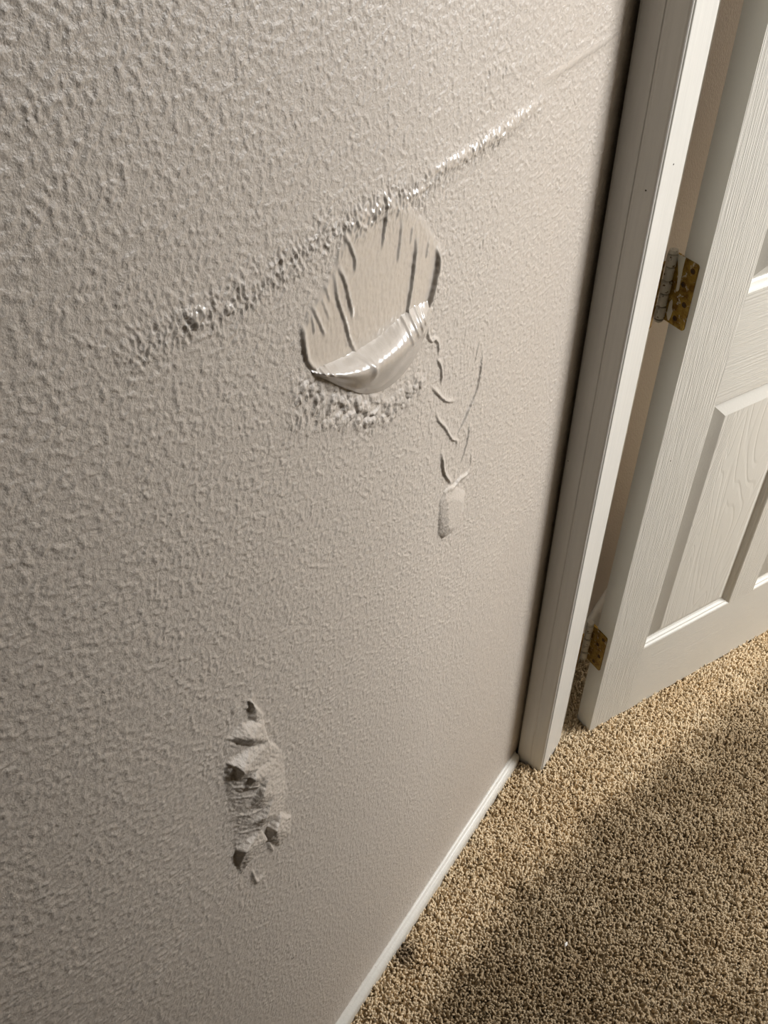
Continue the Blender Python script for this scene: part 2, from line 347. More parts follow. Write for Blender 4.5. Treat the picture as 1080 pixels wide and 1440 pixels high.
def cellular(x, y, seed=0):
    ix = np.floor(x); iy = np.floor(y)
    best = np.full(x.shape, 9.0)
    for dx in (-1, 0, 1):
        for dy in (-1, 0, 1):
            px = ix + dx + 0.15 + 0.7 * hash2(ix + dx, iy + dy, seed)
            py = iy + dy + 0.15 + 0.7 * hash2(ix + dx, iy + dy, seed + 7)
            best = np.minimum(best, (px - x) ** 2 + (py - y) ** 2)
    return np.sqrt(best)

def sstep(a, b, x):
    t = np.clip((x - a) / (b - a), 0, 1)
    return t * t * (3 - 2 * t)

def smooth_line(pts, n=6):
    p = np.array(pts, float)
    if len(p) < 3: return p
    q = np.vstack([2 * p[0] - p[1], p, 2 * p[-1] - p[-2]])
    out = []
    for i in range(1, len(q) - 2):
        for t in np.linspace(0, 1, n, endpoint=False):
            a, b, c, d = q[i - 1], q[i], q[i + 1], q[i + 2]
            out.append(0.5 * (2 * b + (c - a) * t + (2 * a - 5 * b + 4 * c - d) * t * t + (3 * b - a - 3 * c + d) * t ** 3))
    out.append(q[-2])
    return np.array(out)

def line_dist(line, X, Z):
    """unsigned distance, side sign (+ = +x side for a line running down), parameter 0..1"""
    line = np.asarray(line, float)
    seg = np.linalg.norm(np.diff(line, axis=0), axis=1)
    cum = np.concatenate([[0], np.cumsum(seg)]); L = cum[-1]
    bd = np.full(X.shape, 1e9); bs = np.zeros(X.shape); bt = np.zeros(X.shape)
    for i in range(len(seg)):
        a = line[i]; d = line[i + 1] - a
        t = np.clip(((X - a[0]) * d[0] + (Z - a[1]) * d[1]) / (d @ d), 0, 1)
        ex = X - a[0] - t * d[0]; ez = Z - a[1] - t * d[1]
        dist = np.hypot(ex, ez)
        s = np.sign(d[0] * ez - d[1] * ex)
        k = dist < bd
        bd = np.where(k, dist, bd); bs = np.where(k, s, bs); bt = np.where(k, (cum[i] + t * seg[i]) / L, bt)
    return bd, bs, bt

def poly_sd(poly, X, Z):
    """signed distance, negative inside"""
    p = np.asarray(poly, float); n = len(p)
    d, _, _ = line_dist(np.vstack([p, p[:1]]), X, Z)
    ins = np.zeros(X.shape, bool)
    for i in range(n):
        x1, z1 = p[i]; x2, z2 = p[(i + 1) % n]
        if z1 == z2: continue
        c = ((z1 > Z) != (z2 > Z)) & (X < (x2 - x1) * (Z - z1) / (z2 - z1) + x1)
        ins ^= c
    return np.where(ins, -d, d)

def axis(parts):
    out = [np.array([parts[0][0]])]
    for a, b, s in parts:
        n = max(1, int(round((b - a) / s)))
        out.append(np.linspace(a, b, n + 1)[1:])
    return np.concatenate(out)

xs = axis([(-3600, -1000, 50), (-1000, -900, 4), (-900, -655, 1.35), (-655, -235, 0.9), (-235, 30, 1.5)])
zs = axis([(-20, 660, 2.0), (660, 900, 1.0), (900, 1040, 1.15), (1040, 1245, 0.9), (1245, 1400, 1.15), (1400, 1450, 4), (1450, 2440, 50)])
NX, NZ = len(xs), len(zs)
X, Z = np.meshgrid(xs, zs, indexing='ij')

H = np.zeros(X.shape)
amp = np.ones(X.shape)           # strength of the sprayed texture
lab = np.zeros(X.shape, np.int32)  # which part of the wall a vertex belongs to

def window(pts, m):
    p = np.asarray(pts, float)
    i0, i1 = np.searchsorted(xs, [p[:, 0].min() - m, p[:, 0].max() + m])
    j0, j1 = np.searchsorted(zs, [p[:, 1].min() - m, p[:, 1].max() + m])
    return slice(i0, i1), slice(j0, j1)

# sprayed orange-peel texture
wx = 1.2 * gnoise(X / 9, Z / 9, 50); wz = 1.2 * gnoise(X / 9, Z / 9, 51)
n1 = gnoise((X + wx) / 4.6, (Z + wz) / 4.6, 1)
n2 = gnoise((X + wx) / 2.6, (Z + wz) / 2.6, 2)
n3 = gnoise(X / 14.0, Z / 14.0, 3)
peel = 0.56 * sstep(-0.25, 0.75, n1 + 0.25 * n3) + 0.34 * n2 * sstep(-0.5, 0.4, n3)

parts = []      # (name, label, parent key)
def new_part(name, label, parent=None):
    parts.append((name, label, parent)); return len(parts)

K_SHEET = new_part('paint_blister', 'smooth stretched paint skin with fan of creases above the sagging pouch')
w = window(F['sheet'], 16); x, z = X[w], Z[w]
sd = poly_sd(F['sheet'], x, z) + 1.5 * gnoise(x / 6, z / 6, 11)
m = sstep(3, -5, sd)
amp[w] *= 1 - 0.80 * m
H[w] += 1.1 * m
# vertical drag marks of the slid skin
H[w] += m * (0.11 * gnoise(x / 2.6, z / 12, 12) + 0.20 * gnoise(x / 5, z / 6, 13) + 0.10 * gnoise(x / 2.4, z / 3, 14))
lab[w] = np.where(sd < 0, K_SHEET, lab[w])

def ridge(pts, hw, h, key=None, steep=0.55, jit=0.5, grow=1.0):
    ln = smooth_line(pts)
    w = window(ln, hw * 3 + 3); x, z = X[w], Z[w]
    jx = jit * gnoise(x / 4, z / 4, 21); jz = jit * gnoise(x / 4, z / 4, 22)
    d, s, t = line_dist(ln, x + jx, z + jz)
    wd = np.where(s > 0, hw * 1.35, hw * steep)
    taper = np.clip(np.minimum(t, 1 - t) * 5, 0.0, 1) ** 0.7
    taper = np.maximum(taper, 0.12)
    prof = np.exp(-(d / wd) ** 2) * h * taper
    H[w] = np.maximum(H[w], H[w] * 0.4 + prof) if False else H[w] + prof
    amp[w] *= 1 - 0.7 * np.exp(-(d / (hw * 1.5)) ** 2)
    if key: lab[w] = np.where(d < hw * 0.9 * grow * np.maximum(taper, 0.5), key, lab[w])

for pts, hw, h in F['wr']:
    k = new_part('paint_crease', None, K_SHEET)
    ridge(pts, hw, h, k)
for pts, hw, h in F['run']:
    k = new_part('paint_crease', None, 'run')
    ridge(pts, hw, h, k, 0.5)

# short drip of paint under the creases
K_DRIP = new_part('paint_drip', 'rounded paint drip bulging at the foot of the creases', 'run')
w = window(F['drip'], 12); x, z = X[w], Z[w]
sd = poly_sd(F['drip'], x, z)
dep = np.clip(-sd, 0, 30)
cx = np.mean(np.array(F['drip'])[:, 0])
zt = np.array(F['drip'])[:, 1]
tt = np.clip((zt.max() - z) / (zt.max() - zt.min()), 0, 1)
bul = np.clip(dep / 12.0, 0, 1) ** 0.6 * (2.4 + 5.0 * tt)
bul += (dep > 0) * sstep(0, 4, dep) * 0.16 * (np.sin(z / 1.15 + gnoise(x / 5, z / 5, 66)) + 1.2 * gnoise(x / 6, z / 2.5, 67)) * sstep(cx + 1, cx - 9, x)
H[w] += bul
amp[w] *= 1 - 0.8 * sstep(1, -3, sd)
lab[w] = np.where(sd < 0, K_DRIP, lab[w])

# drywall seam: two smooth ridges and long rough bands
SEAM_LABELS = ['thin smooth raised paint ridge running up to the door casing', 'long shiny raised paint ridge ending at the top of the creased blister', 'short low paint ridge crossing the top of the creased blister']
for (pts, hw, h), lb in zip(F['seam'], SEAM_LABELS):
    k = new_part('paint_ridge', lb)
    ridge(pts, hw, h, k, 0.9, 1.0)
RG = np.zeros(X.shape)
for pts, hw, h in F['rough']:
    ln = smooth_line(pts)
    w = window(ln, hw * 2.5)
    d, s, t = line_dist(ln, X[w], Z[w])
    RG[w] = np.maximum(RG[w], np.exp(-(d / hw) ** 2) * h)
w = (slice(*np.searchsorted(xs, [-700, 20])), slice(*np.searchsorted(zs, [1050, 1290])))
x, z = X[w], Z[w]
r = 1.0 - np.abs(gnoise(x / 4.2, z / 7.5, 31)) * 2.0
r2 = gnoise(x / 2.8, z / 5.0, 32)
patchy = sstep(-0.45, 0.25, gnoise(x / 12, z / 12, 33))
H[w] += 1.7 * RG[w] * (0.55 + 0.45 * patchy) * (0.62 * np.clip(r, 0, 1) + 0.50 * np.clip(r2, -0.1, 1))
amp[w] *= 1 - 0.3 * np.clip(RG[w], 0, 1)
for pts, hw, h in F['bub']:
    ln = smooth_line(pts)
    w = window(ln, hw * 2.5); x, z = X[w], Z[w]
    d, s, t = line_dist(ln, x, z)
    g = np.exp(-(d / hw) ** 2) * sstep(-0.35, 0.25, gnoise(x / 9, z / 9, 44) + 0.25)
    c = cellular(x / 8.5, z / 9.5, 41); c2 = cellular(x / 4.6, z / 5.2, 43)
    H[w] += g * h * (np.sqrt(np.clip(1 - (c / 0.55) ** 2, 0, 1)) + 0.40 * np.sqrt(np.clip(1 - (c2 / 0.5) ** 2, 0, 1)))
    amp[w] *= 1 - 0.5 * g
for (c, r, h) in F['blob']:
    if r < 0.5: continue
    w = window([c], r * 3); x, z = X[w], Z[w]
    dx = x - c[0] + 0.35 * r * gnoise(x / 3, z / 3, 61); dz = z - c[1] + 0.35 * r * gnoise(x / 3, z / 3, 62)
    d = np.hypot(dx, dz) / r
    H[w] += h * np.clip(1 - d * d, 0, 1) ** 0.6
    if h > 1.3 and r > 3:
        k = new_part('paint_bubble', 'larger ragged paint bubble on the rough seam beyond the blister' if r > 5 else 'smaller paint bubble on the rough seam, between larger bubble and blister')
        lab[w] = np.where(d < 0.95, k, lab[w])

# crumpled scab of paint low on the wall
K_SCAB = new_part('paint_scab', 'crumpled peeling paint scab with sharp transverse folds low on the wall')
allp = np.array([v[:2] for tr in F['tin'] for v in tr[1:]])
w = window(allp, 16); x0w, z0w = X[w], Z[w]
# ragged outlines: look the facets up at slightly displaced places
x = x0w + 1.1 * gnoise(x0w / 5, z0w / 5, 71) + 0.5 * gnoise(x0w / 2.2, z0w / 2.2, 73)
z = z0w + 1.1 * gnoise(x0w / 5, z0w / 5, 72) + 0.5 * gnoise(x0w / 2.2, z0w / 2.2, 74)
SH = np.zeros(x.shape); SK = np.full(x.shape, -1, int)
for k, A_, B_, C_ in F['tin']:
    (ax, az, ah), (bx, bz, bh), (cx_, cz_, ch) = A_, B_, C_
    det = (bz - cz_) * (ax - cx_) + (cx_ - bx) * (az - cz_)
    if abs(det) < 1e-6: continue
    l1 = ((bz - cz_) * (x - cx_) + (cx_ - bx) * (z - cz_)) / det
    l2 = ((cz_ - az) * (x - cx_) + (ax - cx_) * (z - cz_)) / det
    l3 = 1 - l1 - l2
    ins = (l1 > -0.004) & (l2 > -0.004) & (l3 > -0.004)
    hh = l1 * ah + l2 * bh + l3 * ch
    up = ins & (hh > SH)
    SH = np.where(up, hh, SH); SK = np.where(up, k, SK)
for _ in range(2):
    SH[1:-1, 1:-1] = 0.4 * SH[1:-1, 1:-1] + 0.15 * (SH[2:, 1:-1] + SH[:-2, 1:-1] + SH[1:-1, 2:] + SH[1:-1, :-2])
inside = sstep(0.0, 1.2, SH)
SH += inside * (0.35 * gnoise(x0w / 3.0, z0w / 3.0, 91) + 0.5 * gnoise((x0w * 0.9 + z0w * 0.5) / 2.2, (z0w * 0.9 - x0w * 0.5) / 9.0, 92))
H[w] += np.clip(SH, 0, None)
amp[w] *= 1 - 0.75 * inside
lab[w] = np.where(SK >= 0, K_SCAB, lab[w])
for k in range(1, 8):
    kk = new_part('paint_fold', None, K_SCAB)
    lab[w] = np.where(SK == k, kk, lab[w])
for pts, hw, h in F['lip']:
    ridge(pts, hw, h, None, 0.6, 0.8)
for pts, hw, h in F['tail']:
    ridge(pts, hw, h, new_part('paint_fold', None, K_SCAB), 0.6, 0.6)

H += amp * peel * (1 + 0.45 * sstep(-450, -800, X))

# vertices and normals of the relief
gx = np.gradient(H, axis=0) / np.gradient(xs)[:, None]
gz = np.gradient(H, axis=1) / np.gradient(zs)[None, :]
V = np.stack([X, -H, Z], -1).reshape(-1, 3) * 0.001
NRM = np.stack([-gx, -np.ones_like(H), -gz], -1)
NRM[..., 0] = gx * -1.0
NRM /= np.linalg.norm(NRM, axis=-1, keepdims=True)
NRM = NRM.reshape(-1, 3)
idx = np.arange(NX * NZ).reshape(NX, NZ)
quads = np.stack([idx[:-1, :-1], idx[1:, :-1], idx[1:, 1:], idx[:-1, 1:]], -1).reshape(-1, 4)
qlab = lab[:-1, :-1].reshape(-1)

def relief_mesh(name, q, mat, extra=None):
    used, inv = np.unique(q, return_inverse=True)
    q = inv.reshape(-1, 4)
    vv = V[used]; nn = NRM[used]
    nv = len(vv)
    me = bpy.data.meshes.new(name)
    if extra is not None:
        ev, eq = extra
        vv = np.vstack([vv, ev]); q = np.vstack([q, np.array(eq) + nv])
    me.vertices.add(len(vv)); me.vertices.foreach_set('co', vv.astype(np.float32).ravel())
    me.loops.add(len(q) * 4); me.loops.foreach_set('vertex_index', q.astype(np.int32).ravel())
    me.polygons.add(len(q))
    me.polygons.foreach_set('loop_start', (np.arange(len(q)) * 4).astype(np.int32))
    me.polygons.foreach_set('use_smooth', np.ones(len(q), bool))
    me.update(calc_edges=True)
    if extra is None:
        me.normals_split_custom_set_from_vertices(nn.tolist())
    me.materials.append(mat.m)
    o = bpy.data.objects.new(name, me); COL.objects.link(o)
    return o

wall = relief_mesh('wall_left', quads[qlab == 0], M_WALL)
tag(wall, 'beige orange-peel textured wall with water-damaged paint', kind='structure')
CATS = {'paint_blister': 'paint blister', 'paint_scab': 'peeling paint', 'paint_ridge': 'paint ridge', 'paint_bubble': 'paint bubble'}
run_root = bpy.data.objects.new('paint_run', None); COL.objects.link(run_root)
dz_ = np.array(F['drip'])
run_root.location = (dz_[:, 0].mean() * 0.001, 0.0, dz_[:, 1].min() * 0.001)
tag(run_root, 'V-shaped run of thin paint creases ending in a rounded drip', 'paint run')
made = {'run': run_root}
for i, (nm, lb, par) in enumerate(parts, 1):
    q = quads[qlab == i]
    if len(q) == 0: continue
    mt = M_SKIN if nm in ('paint_blister', 'paint_ridge', 'paint_bubble') or par == K_SHEET else M_WALL
    o = relief_mesh(nm, q, mt)
    if par:
        o.parent = made[par]
        if par == 'run': o.matrix_parent_inverse = Matrix.Translation(run_root.location).inverted()
    else:
        o['category'] = CATS[nm]
    if lb: o['label'] = lb
    if nm == 'paint_ridge': o['group'] = 'paint ridges along the drywall seam'
    made[i] = o

# the sagging pouch: a skin hanging off the blister, with its own overhang
def catmull(P, t):
    """P: (n, ...) control rows, t in 0..n-1"""
    n = len(P); i = min(int(t), n - 2); u = t - i
    a = P[i - 1] if i > 0 else 2 * P[0] - P[1]
    b, c = P[i], P[i + 1]
    d = P[i + 2] if i + 2 < n else 2 * P[-1] - P[-2]
    return 0.5 * (2 * b + (c - a) * u + (2 * a - 5 * b + 4 * c - d) * u * u + (3 * b - a - 3 * c + d) * u ** 3)
PC = np.array(F['pouch'], float)                       # 4 curves x 9 stations x 3
top = PC[0].copy(); top[:, 2] += 5; top[:, 1] = -0.5
bot = PC[3].copy(); bot[:, 1] = 1.5; bot[:, 2] += 1.5
rows = np.stack([top, PC[0], PC[1], PC[2], PC[3], bot])
NS, NT = 150, 66
grid = np.zeros((NS + 1, NT + 1, 3))
for i in range(NS + 1):
    st = np.stack([catmull(r, 8.0 * i / NS) for r in rows])
    for j in range(NT + 1):
        grid[i, j] = catmull(st, 5.0 * j / NT)
S = np.linspace(0, 1, NS + 1)[:, None]; T = np.linspace(0, 5, NT + 1)[None, :]
onTop = sstep(0.6, 1.3, T) * sstep(2.9, 2.0, T)
fold = np.zeros((NS + 1, NT + 1))
for s0, wd, a, sl in ((0.36, 0.016, 1.6, 0.035), (0.66, 0.010, 1.3, 0.02), (0.72, 0.010, 1.7, 0.015), (0.79, 0.012, 1.6, 0.0), (0.86, 0.010, 1.2, 0.0), (0.10, 0.012, 1.2, 0.02), (0.15, 0.010, 0.9, 0.02)):
    fold += a * np.exp(-((S - s0 - sl * (T - 1.5)) / wd) ** 2)
fold *= onTop
grid[..., 1] -= fold
ripple = (0.25 * onTop + 0.55 * np.exp(-((T - 1.0) / 0.25) ** 2)) * gnoise(S * 55 + 0 * T, T * 2.2 + 0 * S, 5)
grid[..., 1] -= ripple
vi = np.arange((NS + 1) * (NT + 1)).reshape(NS + 1, NT + 1)
pf = np.stack([vi[:-1, :-1], vi[1:, :-1], vi[1:, 1:], vi[:-1, 1:]], -1).reshape(-1, 4)
pouch = mesh_obj('sagging_pouch', grid.reshape(-1, 3) * 0.001, [tuple(int(k) for k in q) for q in pf], M_SKIN, made[K_SHEET], True)
pouch['label'] = 'glossy swollen pouch of sagging paint below the creased skin'

# ------------------------------------------------------------------ room shell
WB0, WB1 = 0.014, 0.118            # wall with the doorway
YJ = -0.0545                        # hinge side face of the jamb
OPEN = 0.772                        # clear opening
YS = YJ - OPEN
RX, LX, YW, ZC = 2.6, -3.6, -2.6, 2.44

floor = boxes('floor', [(LX, RX, YW, 0.13, -0.06, -0.004)], M_FLOOR)
tag(floor, 'tan carpeted floor greyer away from the wall and door', kind='structure')
ceil = boxes('ceiling', [(LX, RX, YW, 0.13, ZC, ZC + 0.06)], M_CEIL); tag(ceil, kind='structure')
core = boxes('wall_core', [(LX, 0.03, 0.004, 0.13, -0.02, ZC)], M_GAP, wall)
wb = boxes('wall_back', [(WB0, WB1, YW, YS - 0.02, -0.02, ZC), (WB0, WB1, YS - 0.02, 0.004, 2.06, ZC), (WB0, WB1, YJ + 0.022, 0.004, -0.02, 2.06)], M_PLAIN)
tag(wb, 'beige wall around the doorway', kind='structure')
wr_ = boxes('wall_right', [(WB1, RX, 0.008, 0.13, -0.02, ZC)], M_PLAIN)
tag(wr_, 'beige wall of the next room seen through the hinge gap', kind='structure')
WX0, WX1, WZ0, WZ1 = 0.74, 1.92, 1.66, 2.42
YN = -2.04                          # window wall of the next room
wf = boxes('wall_front', [(WB1, WX0, YN - 0.1, YN, -0.02, ZC), (WX1, RX, YN - 0.1, YN, -0.02, ZC), (WX0, WX1, YN - 0.1, YN, -0.02, WZ0), (WX0, WX1, YN - 0.1, YN, WZ1, ZC)], M_PLAIN)
tag(wf, 'beige wall with the high daylight window', kind='structure')
wo = boxes('wall_opposite', [(LX, WB0, YW - 0.1, YW, -0.02, ZC)], M_PLAIN); tag(wo, kind='structure')
we = boxes('wall_far', [(RX, RX + 0.1, YN, 0.13, -0.02, ZC)], M_PLAIN)
tag(we, 'beige far wall of the next room', kind='structure')
wn = boxes('wall_near', [(LX - 0.1, LX, YW, 0.13, -0.02, ZC)], M_PLAIN); tag(wn, kind='structure')
w1 = boxes('window_1', [(WX0, WX1, YN - 0.08, YN - 0.03, WZ0, WZ0 + 0.04), (WX0, WX1, YN - 0.08, YN - 0.03, WZ1 - 0.04, WZ1), (WX0, WX0 + 0.04, YN - 0.08, YN - 0.03, WZ0, WZ1), (WX1 - 0.04, WX1, YN - 0.08, YN - 0.03, WZ0, WZ1)], M_TRIM)
tag(w1, 'white framed window', kind='structure')

# baseboard of the damaged wall: low moulding with a rounded top and worn end
def moulding(name, prof, x0, x1, mat, worn=0.0):
    xsn = list(np.linspace(x0, x1 - 0.012, 60)) + [x1 - 0.007, x1 - 0.003, x1]
    v, f = [], []
    n = len(prof)
    rnd = random.Random(4)
    for i, xx in enumerate(xsn):
        k = {len(xsn) - 1: 0.55, len(xsn) - 2: 0.86, len(xsn) - 3: 0.97}.get(i, 1.0)
        for (y, z) in prof:
            v.append((xx, y * k + rnd.uniform(-worn, worn), z * (0.4 + 0.6 * k) + rnd.uniform(-worn, worn)))
    for i in range(len(xsn) - 1):
        for j in range(n - 1):
            a = i * n + j
            f.append((a, a + n, a + n + 1, a + 1))
    f.append(tuple(range(n))); f.append(tuple((len(xsn) - 1) * n + j for j in range(n)))
    return mesh_obj(name, v, f, mat, None, True)
prof = [(0.002, -0.02), (0.002, 0.0285), (-0.0015, 0.0292), (-0.0045, 0.0272), (-0.0052, 0.0250), (-0.0068, 0.0242), (-0.0105, 0.0215), (-0.0122, 0.0175), (-0.0125, 0.0130), (-0.0125, -0.02)]
bb = moulding('baseboard_left', prof, -3.6, 0.0, M_BASE, 0.00035)
tag(bb, 'low scuffed white baseboard strip along the damaged wall', kind='structure')
prof2 = [(0.010, -0.02), (0.010, 0.098), (0.004, 0.100), (-0.001, 0.096), (-0.004, 0.085), (-0.004, -0.02)]
bb2 = moulding('baseboard_right', prof2, 0.125, 2.55, M_TRIM)
tag(bb2, 'white baseboard of the next room behind the door hinges', kind='structure')

# door casing and jamb
cas = extrude('trim_1', [(0.016, -0.0040), (0.0035, -0.0040), (0.0008, -0.0052), (0.0, -0.0075), (0.0, -0.0285), (0.0007, -0.0295), (0.0007, -0.0310), (0.0002, -0.0322), (0.0002, -0.0500),
                        (0.0006, -0.0522), (0.0016, -0.0532), (0.0028, -0.0532), (0.0032, -0.0500), (0.016, -0.0500)], -0.006, 2.09, M_TRIM)
tag(cas, 'white door casing standing beside the damaged wall', kind='structure')
jam = extrude('trim_2', [(0.0050, -0.0505), (0.0050, YJ + 0.0004), (0.0056, YJ), (0.0730, YJ), (0.0740, YJ + 0.001), (0.0740, -0.0430), (WB1, -0.0430), (WB1, -0.034), (0.0050, -0.034)], -0.006, 2.06, M_TRIM)
tag(jam, 'white door jamb lit by daylight on the hinge side', kind='structure')
js = boxes('trim_3', [(0.0, 0.014, YS - 0.057, YS, -0.006, 2.09), (0.005, WB1, YS - 0.02, YS, -0.006, 2.06)], M_TRIM)
tag(js, 'white jamb and casing of the latch side', kind='structure')
jh = boxes('trim_4', [(0.0, 0.014, YS - 0.057, -0.004, 2.04, 2.10), (0.005, WB1, YS, YJ + 0.001, 2.03, 2.06)], M_TRIM)
tag(jh, 'white head casing above the doorway', kind='structure')

# ------------------------------------------------------------------ six-panel door, opened away from the wall
DW, DH, DT = 0.760, 2.015, 0.0349
door = bpy.data.objects.new('door_1', None); COL.objects.link(door)
door.location = (0.1250, -0.0898, 0.003)
door.rotation_euler = (0, 0, -0.4422)
tag(door, 'white six-panel moulded door standing open on brass hinges', kind='structure')
# local frame: x along the door, y into its thickness (front face at y=0), z up
PX = [(0.0876, 0.2970), (0.3560, 0.6400)]
PZ = [(0.187, 0.722), (0.890, 1.500), (1.620, 1.890)]
def slab(name, x0, x1, z0, z1, mat):
    c = 0.0008
    return boxes(name, [(x0, x1, 0.0, DT, z0, z1)], mat, door)
for x0, x1 in ((0.0, PX[0][0]), (PX[1][1], DW)):
    # stile: embossed faces, plain edges
    st = slab('stile', x0, x1, 0.0, DH, M_STILE)
    st.data.materials.append(M_EDGE.m)
    for p in st.data.polygons:
        if abs(p.normal.x) > 0.5: p.material_index = 1
rails = [(0.0, PZ[0][0]), (PZ[0][1], PZ[1][0]), (PZ[1][1], PZ[2][0]), (PZ[2][1], DH)]
for z0, z1 in rails:
    slab('rail', PX[0][0], PX[1][1], z0, z1, M_RAIL)
for z0, z1 in PZ:
    slab('mullion', PX[0][1], PX[1][0], z0, z1, M_STILE)
PROF = [(0.0, 0.0), (0.0015, 0.0), (0.0035, 0.0012), (0.0055, 0.0040), (0.0075, 0.0052), (0.0092, 0.0090), (0.0115, 0.0112), (0.0135, 0.0112), (0.0332, 0.0028), (0.0345, 0.0024)]
def panel(x0, x1, z0, z1):
    v, f = [], []
    for side, ys in ((0, 1), (1, -1)):
        base = len(v)
        for ins, dep in PROF:
            y = dep if side == 0 else DT - dep
            v += [(x0 + ins, y, z0 + ins), (x1 - ins, y, z0 + ins), (x1 - ins, y, z1 - ins), (x0 + ins, y, z1 - ins)]
        for k in range(len(PROF) - 1):
            for e in range(4):
                a = base + k * 4 + e; b = base + k * 4 + (e + 1) % 4
                f.append((a, b, b + 4, a + 4))
        k = base + (len(PROF) - 1) * 4
        f.append((k, k + 1, k + 2, k + 3))
    n = len(PROF) * 4
    for e in range(4):
        f.append((e, (e + 1) % 4, n + (e + 1) % 4, n + e))
    o = mesh_obj('panel', v, f, [M_BEVEL, M_PANEL], door)
    for p in o.data.polygons:
        if abs(p.normal.y) > 0.999: p.material_index = 1
    return o
for x0, x1 in PX:
    for z0, z1 in PZ:
        panel(x0, x1, z0, z1)

# hinges: leaf let into the door edge, five knuckles on the pin, four screws
def cyl(bm, c, r0, r1, z0, z1, seg=20, axis='Z'):
    ring = []
    for r, t in ((r0, z0), (r1, z1)):
        row = []
        for k in range(seg):
            a = 2 * math.pi * k / seg
            if axis == 'Z': p = (c[0] + r * math.cos(a), c[1] + r * math.sin(a), t)
            else: p = (t, c[0] + r * math.cos(a), c[1] + r * math.sin(a))
            row.append(bm.verts.new(p))
        ring.append(row)
    for k in range(seg):
        bm.faces.new((ring[0][k], ring[0][(k + 1) % seg], ring[1][(k + 1) % seg], ring[1][k]))
    bm.faces.new(ring[0]); bm.faces.new(ring[1])

def from_bm(name, bm, mats, parent, smooth=False):
    bmesh.ops.recalc_face_normals(bm, faces=bm.faces)
    me = bpy.data.meshes.new(name); bm.to_mesh(me); bm.free()
    for k in mats: me.materials.append(k.m)
    if smooth: me.polygons.foreach_set('use_smooth', [True] * len(me.polygons))
    o = bpy.data.objects.new(name, me); COL.objects.link(o); o.parent = parent
    return o

